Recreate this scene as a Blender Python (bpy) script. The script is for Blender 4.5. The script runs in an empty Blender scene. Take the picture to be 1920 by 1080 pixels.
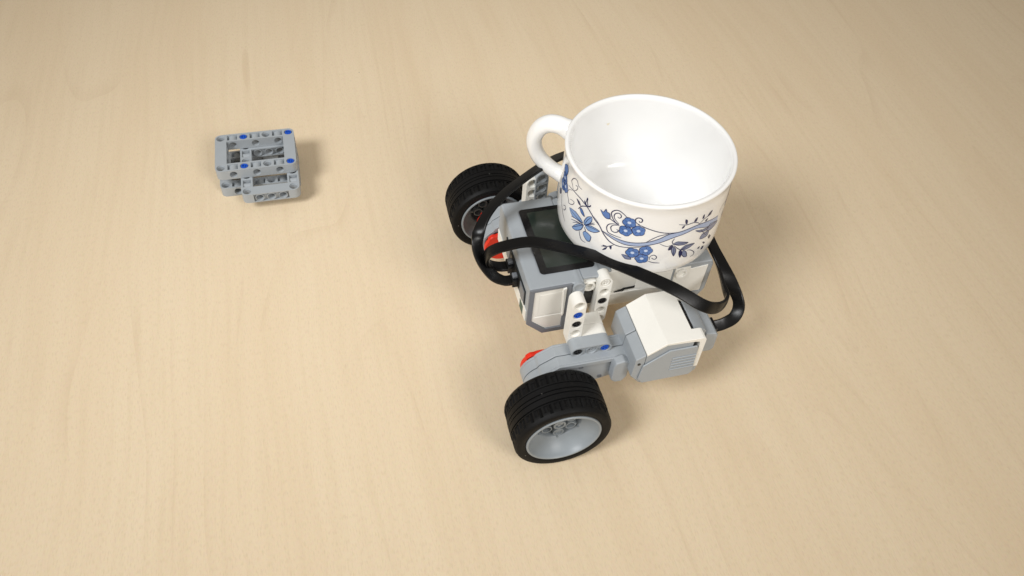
import bpy, bmesh, math, random
from mathutils import Vector, Matrix
random.seed(7)
SC = bpy.context.scene
COL = SC.collection
S = 0.001                      # everything below is measured in millimetres
PI = math.pi
def lin(r, g, b):
    f = lambda c: (c/255/12.92) if c/255 <= .04045 else ((c/255+.055)/1.055)**2.4
    return (f(r), f(g), f(b), 1)

# ---------------------------------------------------------------- camera
cd = bpy.data.cameras.new('camera'); cam = bpy.data.objects.new('camera', cd); COL.objects.link(cam)
F_PX, PITCH, ROLL, CAM_H = 1546.24, math.radians(50.157), math.radians(4.341), 425.76
cd.sensor_width = 36; cd.lens = 36*F_PX/1920; cd.clip_start = .01; cd.clip_end = 50
fw = Vector((0, math.cos(PITCH), -math.sin(PITCH))); rt = Vector((1, 0, 0)); up = rt.cross(fw)
R_ = math.cos(ROLL)*rt + math.sin(ROLL)*up; U_ = -math.sin(ROLL)*rt + math.cos(ROLL)*up
M = Matrix((R_, U_, -fw)).transposed().to_4x4(); M.translation = Vector((0, 0, CAM_H*S))
cam.matrix_world = M
SC.camera = cam

# ---------------------------------------------------------------- room light and lamps
w = bpy.data.worlds.new('World'); SC.world = w; w.use_nodes = True
bg = w.node_tree.nodes['Background']; bg.inputs[0].default_value = (1, .92, .80, 1); bg.inputs[1].default_value = .34
def area(name, loc, target, size, power, col):
    l = bpy.data.lights.new(name, 'AREA'); l.shape = 'DISK'; l.size = size; l.energy = power; l.color = col
    o = bpy.data.objects.new(name, l); COL.objects.link(o); o.location = loc
    o.rotation_euler = (Vector(target)-Vector(loc)).to_track_quat('-Z', 'Y').to_euler(); return o
def spot(name, loc, target, radius, power, col, cone):
    l = bpy.data.lights.new(name, 'SPOT'); l.shadow_soft_size = radius; l.energy = power; l.color = col
    l.spot_size = math.radians(cone); l.spot_blend = 1
    o = bpy.data.objects.new(name, l); COL.objects.link(o); o.location = loc
    o.rotation_euler = (Vector(target)-Vector(loc)).to_track_quat('-Z', 'Y').to_euler(); return o
spot('key_lamp', (-.96, -.58, 1.41), (-.06, .42, 0), .37, 131, (.97, .985, 1), 36)
spot('second_lamp', (1.02, -.82, 1.22), (-.07, .38, 0), .34, 62, (1, .975, .95), 33)
SC.view_settings.view_transform = 'Standard'; SC.view_settings.look = 'None'
SC.view_settings.exposure = .07; SC.view_settings.gamma = 1

# ---------------------------------------------------------------- materials
def mat(name, col, rough=.4, bump=0, bscale=900, spec=.5, coat=0, var=0.0, sub=0):
    m = bpy.data.materials.new(name); m.use_nodes = True; nt = m.node_tree; b = nt.nodes['Principled BSDF']
    b.inputs['Base Color'].default_value = col; b.inputs['Roughness'].default_value = rough
    b.inputs['Specular IOR Level'].default_value = spec; b.inputs['Coat Weight'].default_value = coat
    b.inputs['Coat Roughness'].default_value = .08
    if sub:
        b.inputs['Subsurface Weight'].default_value = sub; b.inputs['Subsurface Radius'].default_value = (.004, .004, .0035); b.inputs['Subsurface Scale'].default_value = 1
    tc = nt.nodes.new('ShaderNodeTexCoord')
    if bump:
        n = nt.nodes.new('ShaderNodeTexNoise'); n.inputs['Scale'].default_value = bscale; n.inputs['Detail'].default_value = 3
        nt.links.new(tc.outputs['Object'], n.inputs['Vector'])
        bu = nt.nodes.new('ShaderNodeBump'); bu.inputs['Strength'].default_value = bump; bu.inputs['Distance'].default_value = .0002
        nt.links.new(n.outputs['Fac'], bu.inputs['Height']); nt.links.new(bu.outputs['Normal'], b.inputs['Normal'])
    if var:
        n = nt.nodes.new('ShaderNodeTexNoise'); n.inputs['Scale'].default_value = 120; n.inputs['Detail'].default_value = 5
        nt.links.new(tc.outputs['Object'], n.inputs['Vector'])
        r = nt.nodes.new('ShaderNodeMapRange'); r.inputs['To Min'].default_value = 1-var; r.inputs['To Max'].default_value = 1+var
        nt.links.new(n.outputs['Fac'], r.inputs['Value'])
        mx = nt.nodes.new('ShaderNodeVectorMath'); mx.operation = 'SCALE'; mx.inputs[0].default_value = col[:3]
        nt.links.new(r.outputs['Result'], mx.inputs['Scale']); nt.links.new(mx.outputs[0], b.inputs['Base Color'])
        r2 = nt.nodes.new('ShaderNodeMapRange'); r2.inputs['To Min'].default_value = max(.02, rough-.1); r2.inputs['To Max'].default_value = rough+.1
        nt.links.new(n.outputs['Fac'], r2.inputs['Value']); nt.links.new(r2.outputs['Result'], b.inputs['Roughness'])
    return m
GREY = mat('light_grey_plastic', lin(160, 166, 171), .42, .12, 1500, var=.05)
DGREY = mat('dark_grey_plastic', lin(118, 122, 128), .45, .1, 1500, var=.05)
RIMG = mat('rim_grey_plastic', lin(140, 147, 152), .42, var=.06)
WHITE = mat('white_plastic', lin(240, 238, 231), .4, .1, 1500, var=.02)
RUBBER = mat('black_rubber', lin(8, 8, 9), .6, .3, 1200, spec=.22, var=.25)
def lint(m):
    nt = m.node_tree; b = nt.nodes['Principled BSDF']; src = b.inputs['Base Color'].links[0].from_socket
    tc = nt.nodes.new('ShaderNodeTexCoord'); vo = nt.nodes.new('ShaderNodeTexVoronoi'); vo.inputs['Scale'].default_value = 190
    nt.links.new(tc.outputs['Object'], vo.inputs['Vector'])
    mr = nt.nodes.new('ShaderNodeMapRange'); mr.inputs['From Min'].default_value = .11; mr.inputs['From Max'].default_value = .06; mr.inputs['To Max'].default_value = .55
    nt.links.new(vo.outputs['Distance'], mr.inputs['Value'])
    sx = nt.nodes.new('ShaderNodeSeparateColor'); nt.links.new(vo.outputs['Color'], sx.inputs[0])
    g = nt.nodes.new('ShaderNodeMath'); g.operation = 'GREATER_THAN'; g.inputs[1].default_value = .9; nt.links.new(sx.outputs[0], g.inputs[0])
    ml = nt.nodes.new('ShaderNodeMath'); ml.operation = 'MULTIPLY'; nt.links.new(g.outputs[0], ml.inputs[0]); nt.links.new(mr.outputs[0], ml.inputs[1])
    mx = nt.nodes.new('ShaderNodeMix'); mx.data_type = 'RGBA'; mx.inputs['B'].default_value = lin(170, 168, 162)
    nt.links.new(src, mx.inputs['A']); nt.links.new(ml.outputs[0], mx.inputs['Factor']); nt.links.new(mx.outputs['Result'], b.inputs['Base Color'])
lint(RUBBER)
STAIN = mat('dried_tea_stain', lin(238, 228, 200), .3)
CABLE = mat('black_cable_sheath', lin(6, 6, 7), .3, .12, 700, spec=.3, var=.2)
BLACK = mat('black_plastic', lin(17, 17, 19), .35, var=.1)
BLUE = mat('blue_plastic', lin(18, 82, 190), .35, var=.06)
RED = mat('orange_red_plastic', lin(222, 42, 14), .38, var=.05)
DARK = mat('port_interior', lin(34, 38, 38), .5, var=.2)
BRUSH = mat('green_circuit_board', lin(60, 88, 78), .5, var=.2)
BEZEL = mat('screen_bezel', lin(16, 16, 18), .22, var=.05)
LCD = mat('lcd_glass', lin(38, 46, 41), .16, var=.1, coat=.15)
GLASS = mat('opal_glass', lin(246, 246, 245), .18, spec=.5, coat=.45, sub=.08, var=.01)
P_NAVY = mat('print_navy', lin(36, 42, 84), .2); P_BLUE = mat('print_blue', lin(86, 122, 184), .2, var=.2)
P_PALE = mat('print_pale_blue', lin(134, 166, 214), .2, var=.15); P_BAND = mat('print_band_blue', lin(166, 182, 214), .2)
P_SLATE = mat('print_slate', lin(122, 132, 162), .2, var=.2); P_CORE = mat('print_flower_core', lin(200, 214, 238), .2)

def table_mat():
    m = bpy.data.materials.new('birch_laminate'); m.use_nodes = True; nt = m.node_tree; L = nt.links
    b = nt.nodes['Principled BSDF']; N = nt.nodes.new
    tc = N('ShaderNodeTexCoord'); mp = N('ShaderNodeMapping'); L.new(tc.outputs['Object'], mp.inputs['Vector'])
    mp.inputs['Rotation'].default_value = (0, 0, math.radians(-17))
    def noise(src, scale, detail, rough=.5):
        n = N('ShaderNodeTexNoise'); n.inputs['Scale'].default_value = scale; n.inputs['Detail'].default_value = detail
        n.inputs['Roughness'].default_value = rough; L.new(src, n.inputs['Vector']); return n
    def stretch(src, y, loc=(0, 0, 0)):
        q = N('ShaderNodeMapping'); q.inputs['Scale'].default_value = (1, y, 1); q.inputs['Location'].default_value = loc; L.new(src, q.inputs['Vector']); return q.outputs[0]
    def math_(op, a, v):
        q = N('ShaderNodeMath'); q.operation = op; L.new(a, q.inputs[0])
        if isinstance(v, (int, float)): q.inputs[1].default_value = v
        else: L.new(v, q.inputs[1])
        return q.outputs[0]
    # slow wander of the grain
    wn = noise(mp.outputs[0], 3.0, 2)
    add = N('ShaderNodeVectorMath'); add.operation = 'MULTIPLY_ADD'; add.inputs[1].default_value = (.035, 0, 0)
    L.new(wn.outputs['Color'], add.inputs[0]); L.new(mp.outputs[0], add.inputs[2]); w_ = add.outputs[0]
    fine = noise(stretch(w_, .035), 210, 5, .62).outputs['Fac']          # thin streaks
    broad = noise(stretch(w_, .10), 24, 4, .55).outputs['Fac']           # soft bands
    fig = noise(stretch(w_, .16, (.31, .2, 0)), 6.5, 1.5).outputs['Fac']  # cathedral figure, drawn as thin contour lines
    fr = math_('FRACT', math_('MULTIPLY', fig, 15), 0)
    rl = N('ShaderNodeValToRGB'); e = rl.color_ramp.elements; e[0].position = 0; e[0].color = (1, 1, 1, 1); e[1].position = .16; e[1].color = (0, 0, 0, 1); L.new(fr, rl.inputs['Fac'])
    brr = N('ShaderNodeMapRange'); brr.inputs['From Min'].default_value = .44; brr.inputs['From Max'].default_value = .62
    L.new(noise(mp.outputs[0], 11, 3).outputs['Fac'], brr.inputs['Value'])
    line = math_('MULTIPLY', rl.outputs['Color'], brr.outputs[0])
    pores = noise(stretch(w_, .22), 1300, 2).outputs['Fac']
    tint = noise(mp.outputs[0], 620, 2).outputs['Color']                 # mottled print dots
    def mix(a, bcol, fac, f):
        x = N('ShaderNodeMix'); x.data_type = 'RGBA'; x.inputs['B'].default_value = bcol
        r = N('ShaderNodeMapRange'); r.inputs['From Min'].default_value = f[0]; r.inputs['From Max'].default_value = f[1]; r.inputs['To Max'].default_value = f[2]
        L.new(fac, r.inputs['Value']); L.new(r.outputs[0], x.inputs['Factor'])
        if isinstance(a, tuple): x.inputs['A'].default_value = a
        else: L.new(a, x.inputs['A'])
        return x.outputs['Result']
    c = mix(lin(*T_BASE), lin(*T_PINK), broad, (.42, .68, .5))
    c = mix(c, lin(*T_DARK), fine, (.45, .78, .38))
    c = mix(c, lin(*T_LINE), line, (0, 1, .14))
    c = mix(c, lin(*T_SPK), pores, (.5, .8, .5))
    # a few dark specks of dirt
    vo = N('ShaderNodeTexVoronoi'); vo.inputs['Scale'].default_value = 26; L.new(mp.outputs[0], vo.inputs['Vector'])
    sp = N('ShaderNodeMapRange'); sp.inputs['From Min'].default_value = .018; sp.inputs['From Max'].default_value = .012; L.new(vo.outputs['Distance'], sp.inputs['Value'])
    sx = N('ShaderNodeSeparateColor'); L.new(vo.outputs['Color'], sx.inputs[0])
    c = mix(c, lin(96, 80, 62), math_('MULTIPLY', sp.outputs[0], math_('GREATER_THAN', sx.outputs[0], .8)), (0, 1, .8))
    ml = N('ShaderNodeMix'); ml.data_type = 'RGBA'; ml.blend_type = 'SOFT_LIGHT'; ml.inputs['Factor'].default_value = .13
    L.new(c, ml.inputs['A']); L.new(tint, ml.inputs['B'])
    L.new(ml.outputs['Result'], b.inputs['Base Color']); b.inputs['Roughness'].default_value = .42; b.inputs['Specular IOR Level'].default_value = .35
    bu = N('ShaderNodeBump'); bu.inputs['Strength'].default_value = .08; bu.inputs['Distance'].default_value = .0002
    L.new(pores, bu.inputs['Height']); L.new(bu.outputs[0], b.inputs['Normal'])
    return m
T_BASE, T_PINK, T_DARK, T_LINE, T_SPK = (227, 208, 178), (222, 200, 168), (212, 191, 158), (178, 144, 108), (202, 182, 148)
TABLE = table_mat()

# ---------------------------------------------------------------- mesh helpers (mm)
class MB:
    """collects vertices and faces in millimetres"""
    def __init__(s): s.v = []; s.f = []; s.mi = []; s.cur = 0
    def p(s, *co): s.v.append(tuple(co)); return len(s.v)-1
    def face(s, *ids): s.f.append(tuple(ids)); s.mi.append(s.cur)
    def loop(s, pts): return [s.p(*q) for q in pts]
    def bridge(s, a, b, closed=True):
        n = len(a)
        for i in range(n if closed else n-1):
            j = (i+1) % n; s.face(a[i], a[j], b[j], b[i])
    def prism(s, poly, h0, h1, ax='v', shrink=0):
        """poly of (a,b); ax 'v': (u,z) extruded along v; 'z': (u,v) along z; 'u': (v,z) along u"""
        f = {'v': lambda a, b, h: (a, h, b), 'z': lambda a, b, h: (a, b, h), 'u': lambda a, b, h: (h, a, b)}[ax]
        A = s.loop([f(a, b, h0) for a, b in poly]); B = s.loop([f(a, b, h1) for a, b in poly])
        s.face(*A); s.face(*reversed(B)); s.bridge(A, B)
    def box(s, a, b):
        s.prism([(a[0], a[1]), (b[0], a[1]), (b[0], b[1]), (a[0], b[1])], a[2], b[2], 'z')
    def lathe(s, prof, c, ax='v', n=32, closed=False, fn=None):
        """prof of (r,h) about axis through c"""
        rings = []
        for k, (r, h) in enumerate(prof):
            ring = []
            for i in range(n):
                t = 2*PI*i/n; rr = r if fn is None else fn(k, i, r)
                a, b = rr*math.cos(t), rr*math.sin(t)
                ring.append(s.p(*{'v': (c[0]+a, c[1]+h, c[2]+b), 'z': (c[0]+a, c[1]+b, c[2]+h), 'u': (c[0]+h, c[1]+a, c[2]+b)}[ax]))
            rings.append(ring)
        for a, b in zip(rings, rings[1:]): s.bridge(a, b)
        if closed: s.bridge(rings[-1], rings[0])
        else: s.face(*rings[0]); s.face(*reversed(rings[-1]))
    def tube(s, path, rad, n=10):
        P = [Vector(q) for q in path]; rings = []; side = None
        for i, q in enumerate(P):
            t = (P[min(i+1, len(P)-1)]-P[max(i-1, 0)]).normalized()
            if side is None: side = t.orthogonal().normalized()
            side = (side-t*side.dot(t)).normalized(); oth = t.cross(side)
            r = rad[i] if isinstance(rad, (list, tuple)) else rad
            ra, rb = r if isinstance(r, tuple) else (r, r)
            rings.append(s.loop([tuple(q+side*ra*math.cos(2*PI*k/n)+oth*rb*math.sin(2*PI*k/n)) for k in range(n)]))
        for a, b in zip(rings, rings[1:]): s.bridge(a, b)
        s.face(*rings[0]); s.face(*reversed(rings[-1]))
    def xform(s, fn, start=0):
        for i in range(start, len(s.v)): s.v[i] = tuple(fn(*s.v[i]))

def build(name, mb, m, parent=None, bevel=0, seg=2, flip=None, angle=38, merge=True, label=None):
    me = bpy.data.meshes.new(name)
    bm = bmesh.new()
    fn = flip or (lambda a, b, c: (a, b, c))
    vs = [bm.verts.new(tuple(x*S for x in fn(*q))) for q in mb.v]
    mats = m if isinstance(m, (list, tuple)) else [m]
    for f, mi in zip(mb.f, mb.mi):
        if len(set(f)) < 3: continue
        try: fc = bm.faces.new([vs[i] for i in f]); fc.material_index = mi
        except ValueError: pass
    if merge: bmesh.ops.remove_doubles(bm, verts=bm.verts, dist=2e-7)
    bmesh.ops.dissolve_degenerate(bm, edges=bm.edges, dist=1e-7)
    bmesh.ops.recalc_face_normals(bm, faces=bm.faces)
    for e in bm.edges:
        e.smooth = not (len(e.link_faces) == 2 and e.calc_face_angle(0) > math.radians(angle)) and len(e.link_faces) == 2
    for f in bm.faces: f.smooth = True
    bm.to_mesh(me); bm.free()
    for x in mats: me.materials.append(x)
    o = bpy.data.objects.new(name, me); COL.objects.link(o)
    if parent: o.parent = parent
    if label: o['label'] = label
    if bevel:
        b = o.modifiers.new('edge_bevel', 'BEVEL'); b.width = bevel*S; b.segments = seg; b.limit_method = 'ANGLE'
        b.angle_limit = math.radians(angle); b.harden_normals = True; b.use_clamp_overlap = True
    return o
def empty(name, loc, rz, label, cat, group=None):
    o = bpy.data.objects.new(name, None); COL.objects.link(o); o.empty_display_size = .01
    o.location = [c*S for c in loc]; o.rotation_euler = (0, 0, rz); o['label'] = label; o['category'] = cat
    if group: o['group'] = group
    return o
def node(name, parent, label=None):
    o = bpy.data.objects.new(name, None); COL.objects.link(o); o.parent = parent; o.empty_display_size = .01
    if label: o['label'] = label
    return o

# ------------------------------------------------ perforated beams (cells of 8 mm)
NQ = 16
def ring_pts(r): return [(r*math.cos(2*PI*k/NQ), r*math.sin(2*PI*k/NQ)) for k in range(NQ)]
def sq(k, h=4.0):
    t = 2*PI*k/NQ; c, s_ = math.cos(t), math.sin(t); m_ = max(abs(c), abs(s_)); return (h*c/m_, h*s_/m_)
def beam(cells, th=7.8):
    """cells {(i,j): kind}; local x,y in plane, z the thickness. kind 'h' hole along z, 'r' same with recessed I faces (along x),
    'x' hole along y with pockets on the z faces, 'p' plain z faces with holes along 'y' , 'q' plain z faces with holes along x"""
    mb = MB(); T = th/2
    def add_hole_cell(x, y, nb, kind):
        outer = []
        for k in range(NQ):
            q_ = k*90//360  # unused
            ang = 360*k/NQ
            def rounded(qd):  # quadrant 0: +x+y ...
                sx = 'E' if qd in (0, 3) else 'W'; sy = 'N' if qd in (0, 1) else 'S'
                return not nb[sx] and not nb[sy]
            qd = int(ang//90); on_axis = (ang % 90 == 0)
            rd = rounded(qd) if not on_axis else True
            px, py = ((4*math.cos(2*PI*k/NQ), 4*math.sin(2*PI*k/NQ)) if rd else sq(k))
            outer.append((px, py))
        for sgn in (1, -1):
            z = T*sgn
            O = mb.loop([(x+a, y+b, z) for a, b in outer])
            if kind == 'r':
                # top and bottom rails, recess between them, boss ring round each hole
                ix = [(a*(1 if nb['E' if a > 0 else 'W'] else .82), b*.82) for a, b in outer]
                I = mb.loop([(x+a, y+b, z) for a, b in ix]); mb.bridge(O, I)
                I1 = mb.loop([(x+a, y+b, z-sgn*.9) for a, b in ix])
                for k in range(NQ):
                    j = (k+1) % NQ
                    if not (abs(ix[k][0]) > 3.99 and abs(ix[j][0]) > 3.99): mb.face(I[k], I[j], I1[j], I1[k])
                B0 = mb.loop([(x+a, y+b, z-sgn*.9) for a, b in ring_pts(3.2)]); mb.bridge(I1, B0)
                C = mb.loop([(x+a, y+b, z) for a, b in ring_pts(3.2)]); mb.bridge(B0, C)
            else: C = O
            Rg = mb.loop([(x+a, y+b, z) for a, b in ring_pts(3.05)]); mb.bridge(C, Rg)
            R1 = mb.loop([(x+a, y+b, z-sgn*.15) for a, b in ring_pts(2.95)]); mb.bridge(Rg, R1)
            R2 = mb.loop([(x+a, y+b, z-sgn*.95) for a, b in ring_pts(2.95)]); mb.bridge(R1, R2)
            R3 = mb.loop([(x+a, y+b, z-sgn*.95) for a, b in ring_pts(2.42)]); mb.bridge(R2, R3)
            if sgn == 1: top = (O, R3)
            else: mb.bridge(top[1], R3)
            bot = O
        for k in range(NQ):
            j = (k+1) % NQ; am = (k+.5)*360/NQ
            side = 'E' if am < 45 or am > 315 else 'N' if am < 135 else 'W' if am < 225 else 'S'
            if not nb[side]: mb.face(top[0][k], top[0][j], bot[j], bot[k])
    def face_grid(org, ex, ey, hx, hy, hole=True, style='plain', ez=None):
        """rectangular face centred org with half sizes, with a round hole going in along -ez; returns nothing"""
        org, ex, ey, ez = Vector(org), Vector(ex), Vector(ey), Vector(ez)
        def P(a, b, d=0): return tuple(org+ex*a+ey*b-ez*d)
        sqp = [(hx*a/4, hy*b/4) for a, b in [sq(k) for k in range(NQ)]]
        O = mb.loop([P(a, b) for a, b in sqp])
        if not hole: mb.face(*O); return
        if style == 'recess':
            # rails top and bottom, recess 0.8 deep, boss ring round the hole
            hy2 = hy-.75
            for sg in (1, -1):
                mb.face(*mb.loop([P(-hx, sg*hy), P(hx, sg*hy), P(hx, sg*hy2), P(-hx, sg*hy2)]))
                mb.face(*mb.loop([P(-hx, sg*hy2), P(hx, sg*hy2), P(hx, sg*hy2, 1.6), P(-hx, sg*hy2, 1.6)]))
            O = mb.loop([P(hx*a/4, hy2*b/4, 1.6) for a, b in [sq(k) for k in range(NQ)]])
            rb = min(3.2, hy2-.02)
            B0 = mb.loop([P(a, b, 1.6) for a, b in ring_pts(rb)]); mb.bridge(O, B0)
            B1 = mb.loop([P(a, b) for a, b in ring_pts(rb)]); mb.bridge(B0, B1); O = B1
            R = mb.loop([P(a, b) for a, b in ring_pts(2.75)]); mb.bridge(O, R)
        else:
            R = mb.loop([P(a, b) for a, b in ring_pts(2.75)]); mb.bridge(O, R)
        R2 = mb.loop([P(a, b, .9) for a, b in ring_pts(2.7)]); mb.bridge(R, R2)
        R3 = mb.loop([P(a, b, .9) for a, b in ring_pts(2.42)]); mb.bridge(R2, R3)
        R4 = mb.loop([P(a, b, 4.0) for a, b in ring_pts(2.42)]); mb.bridge(R3, R4)
    for (i, j), kind in cells.items():
        x, y = 8*i, 8*j
        nb = {'E': (i+1, j) in cells, 'W': (i-1, j) in cells, 'N': (i, j+1) in cells, 'S': (i, j-1) in cells}
        if kind in 'hr': add_hole_cell(x, y, nb, kind); continue
        along_y = kind in 'xp'
        style = 'recess' if kind in 'pq' else 'plain'
        dirs = {'N': ((1, 0, 0), (0, 1, 0)), 'S': ((-1, 0, 0), (0, -1, 0)), 'E': ((0, -1, 0), (1, 0, 0)), 'W': ((0, 1, 0), (-1, 0, 0))}
        for sd, (ex, ez) in dirs.items():
            if nb[sd]: continue
            hl = (sd in 'NS') == along_y
            face_grid((x+4*ez[0], y+4*ez[1], 0), ex, (0, 0, 1), 4, T, hl, style, ez)
        for sgn in (1, -1):
            z = T*sgn
            if kind in 'pq': mb.face(*mb.loop([(x-4, y-4, z), (x+4, y-4, z), (x+4, y+4, z), (x-4, y+4, z)])); continue
            # pocket over a cross hole: rim, walls, half-round floor
            px, py = 3.55, 2.7
            O = mb.loop([(x-4, y-4, z), (x+4, y-4, z), (x+4, y+4, z), (x-4, y+4, z)])
            I = mb.loop([(x-px, y-py, z), (x+px, y-py, z), (x+px, y+py, z), (x-px, y+py, z)]); mb.bridge(O, I)
            fl = []
            for s5 in range(9):
                xx = -px+2*px*s5/8; zz = math.sqrt(max(0, 3.25**2-xx*xx)) if abs(xx) < 3.1 else .9
                fl.append((xx, max(zz, .9)*sgn))
            A = mb.loop([(x+a, y-py, b) for a, b in fl]); B = mb.loop([(x+a, y+py, b) for a, b in fl]); mb.bridge(A, B, False)
            for row, yy in ((A, -py), (B, py)):
                mb.face(mb.p(x-px, y+yy, z), mb.p(x+px, y+yy, z), *reversed(row))
            for xx, k in ((-px, 0), (px, 8)):
                mb.face(mb.p(x+xx, y-py, z), mb.p(x+xx, y+py, z), B[k], A[k])
    return mb
def frame_cells(nx, ny, ends='q'):
    """open rectangular frame nx by ny; long rails along x alternate holes, short sides plain with side holes"""
    c = {}
    for i in range(nx):
        for j in (0, ny-1): c[(i, j)] = 'h' if i % 2 == 0 else 'x'
    for j in range(1, ny-1):
        for i in (0, nx-1): c[(i, j)] = 'q'
    return c
def pin_mb(c, ax, ln=1.2, r=2.4, slot=True):
    """end of a connector pin: collar ring, hollow bore with a cross slot"""
    mb = MB(); mb.lathe([(r, -ln), (r, -.1), (r-.15, 0), (1.72, 0), (1.6, -.15), (1.6, -ln)], (0, 0, 0), 'z', 16, closed=False)
    mb.f.pop(); mb.mi.pop(); mb.f.pop(); mb.mi.pop()
    mb.box((-1.62, -.32, -ln), (1.62, .32, -.25)); mb.box((-.32, -1.62, -ln), (.32, 1.62, -.3))
    mb.lathe([(1.65, -ln), (1.65, -ln+.2)], (0, 0, 0), 'z', 16)
    if ax == '-v': mb.xform(lambda a, b, d: (c[0]+a, c[1]-d, c[2]+b))
    elif ax == '+z': mb.xform(lambda a, b, d: (c[0]+a, c[1]+b, c[2]+d))
    return mb
LINES=[[0.5,[[-174.63,42.0],[-168.64,42.95],[-163.76,43.17],[-158.22,42.92],[-152.5,41.41],[-148.62,39.38],[-144.82,36.78],[-140.38,34.35],[-136.68,30.54],[-132.46,27.38],[-127.54,25.81],[-120.94,26.1],[-111.33,28.19]]],[0.35,[[-150.21,40.03],[-146.5,38.23],[-142.54,36.42],[-139.17,33.36],[-137.36,31.83],[-129.01,29.39],[-121.34,28.14],[-112.87,28.77],[-107.44,29.89],[-99.4,32.14],[-91.27,34.96],[-83.93,36.38],[-74.17,37.57],[-63.03,34.01],[-49.95,31.25]]],[0.35,[[-137.81,32.02],[-132.5,31.46],[-124.75,30.53],[-117.51,30.54],[-108.61,32.05],[-100.72,34.83],[-94.25,38.04],[-86.16,38.81],[-74.94,40.0],[-64.89,38.79],[-50.78,35.44]]],[0.4,[[-116.09,44.15],[-113.13,43.36],[-108.65,42.0],[-101.19,40.0],[-94.47,38.94],[-86.12,38.64]]],[0.35,[[-108.27,32.08],[-104.96,34.75],[-100.55,37.22],[-94.37,38.53]]],[0.45,[[-127.58,40.73],[-130.81,41.88],[-133.24,44.41],[-133.98,46.82],[-132.29,49.06],[-129.49,50.0],[-126.34,48.96],[-122.62,46.65]]],[0.4,[[-127.7,41.32],[-130.73,43.32],[-131.91,45.35],[-131.18,47.35],[-129.13,48.28],[-127.48,47.41],[-127.33,45.99],[-128.48,45.12],[-129.5,45.75]]],[0.45,[[-114.72,44.26],[-116.97,44.98],[-118.06,46.83],[-117.0,48.46],[-114.95,48.64],[-113.61,47.57],[-113.89,46.28],[-115.07,45.91],[-115.66,46.73]]],[0.4,[[-127.55,40.58],[-131.89,39.7],[-134.62,37.9],[-135.18,35.27],[-133.56,32.78],[-129.59,32.25],[-124.34,32.12]]],[0.4,[[-127.09,40.12],[-130.99,39.04],[-132.5,37.08],[-131.5,34.86],[-129.28,34.47],[-127.42,35.64],[-127.51,36.8],[-128.63,36.79]]],[0.4,[[-134.81,42.56],[-131.52,41.59],[-127.9,40.46]]],[0.35,[[-168.02,43.38],[-170.08,45.86],[-171.64,47.48],[-169.14,50.75],[-165.46,51.72],[-162.99,49.51],[-159.32,49.36]]],[0.3,[[-167.81,42.74],[-164.46,45.59],[-163.54,47.83],[-164.85,48.27],[-166.2,47.74]]],[0.3,[[-168.91,42.37],[-173.6,39.42],[-174.33,35.69],[-171.67,33.61],[-170.69,31.89],[-166.6,33.56],[-164.75,36.15],[-166.93,36.38],[-169.94,35.27]]],[0.3,[[-184.02,28.39],[-180.08,23.11],[-176.12,19.43],[-172.07,16.56]]],[0.3,[[-176.89,23.06],[-175.33,22.92],[-173.39,25.59],[-174.58,26.68],[-177.37,25.21]]],[0.35,[[-136.42,21.09],[-132.3,22.6],[-128.22,25.39]]],[0.35,[[-89.2,44.46],[-83.41,43.08],[-78.55,43.2],[-74.7,41.98],[-72.32,40.28]]],[0.35,[[-72.32,40.28],[-69.28,42.37],[-65.72,43.55],[-63.36,45.58]]],[0.35,[[-88.8,29.6],[-90.68,31.96],[-89.62,34.37]]],[0.3,[[-77.43,22.3],[-73.98,21.24],[-69.93,17.85],[-69.69,15.48],[-72.17,14.83]]],[0.35,[[-89.09,29.24],[-83.11,24.52],[-79.03,24.8]]],[0.35,[[-103.83,18.08],[-100.3,16.93],[-95.55,16.27]]],[0.35,[[-103.31,19.0],[-103.2,21.77],[-100.92,22.89],[-98.82,21.31],[-99.6,19.62],[-101.41,20.18],[-101.94,20.94]]],[0.35,[[-155.15,21.81],[-153.98,18.75],[-152.02,16.57],[-148.35,16.8]]],[0.35,[[-151.62,27.06],[-150.25,25.43],[-150.19,24.22]]],[0.3,[[-165.41,25.88],[-159.42,27.66],[-152.84,27.93]]],[0.3,[[-165.09,23.78],[-159.06,26.25],[-152.76,27.57]]],[0.3,[[-162.6,23.07],[-157.89,26.23],[-152.53,27.47]]],[0.3,[[-150.55,28.98],[-146.84,31.62],[-143.63,33.43]]],[0.3,[[-150.63,29.34],[-147.0,32.34],[-144.26,34.29]]],[0.25,[[-151.16,28.59],[-145.54,29.93],[-140.36,30.32]]],[0.25,[[-162.14,19.85],[-157.33,23.94],[-152.59,27.76]]],[0.25,[[-151.53,28.93],[-150.0,32.98],[-147.12,36.92]]],[0.25,[[-168.04,29.75],[-160.99,29.04],[-153.18,28.54]]],[0.25,[[-88.7,28.34],[-87.69,24.37],[-87.12,20.95]]],[0.25,[[-82.67,24.4],[-78.41,25.6],[-72.67,25.78]]],[0.25,[[-89.27,29.93],[-84.46,29.47],[-78.67,28.77]]],[0.25,[[-88.61,30.38],[-93.57,29.09],[-99.27,31.57]]],[0.25,[[-69.72,35.38],[-62.85,28.01],[-61.27,29.66]]],[0.3,[[-50.15,37.06],[-47.71,41.15],[-34.77,39.74]]],[0.4,[[-152.06,41.68],[-156.7,39.17],[-159.65,35.23]]],[0.4,[[-151.29,41.75],[-153.8,42.58],[-155.4,43.54]]],[0.4,[[-151.11,41.86],[-152.63,44.08],[-153.45,46.69]]]]
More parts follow.
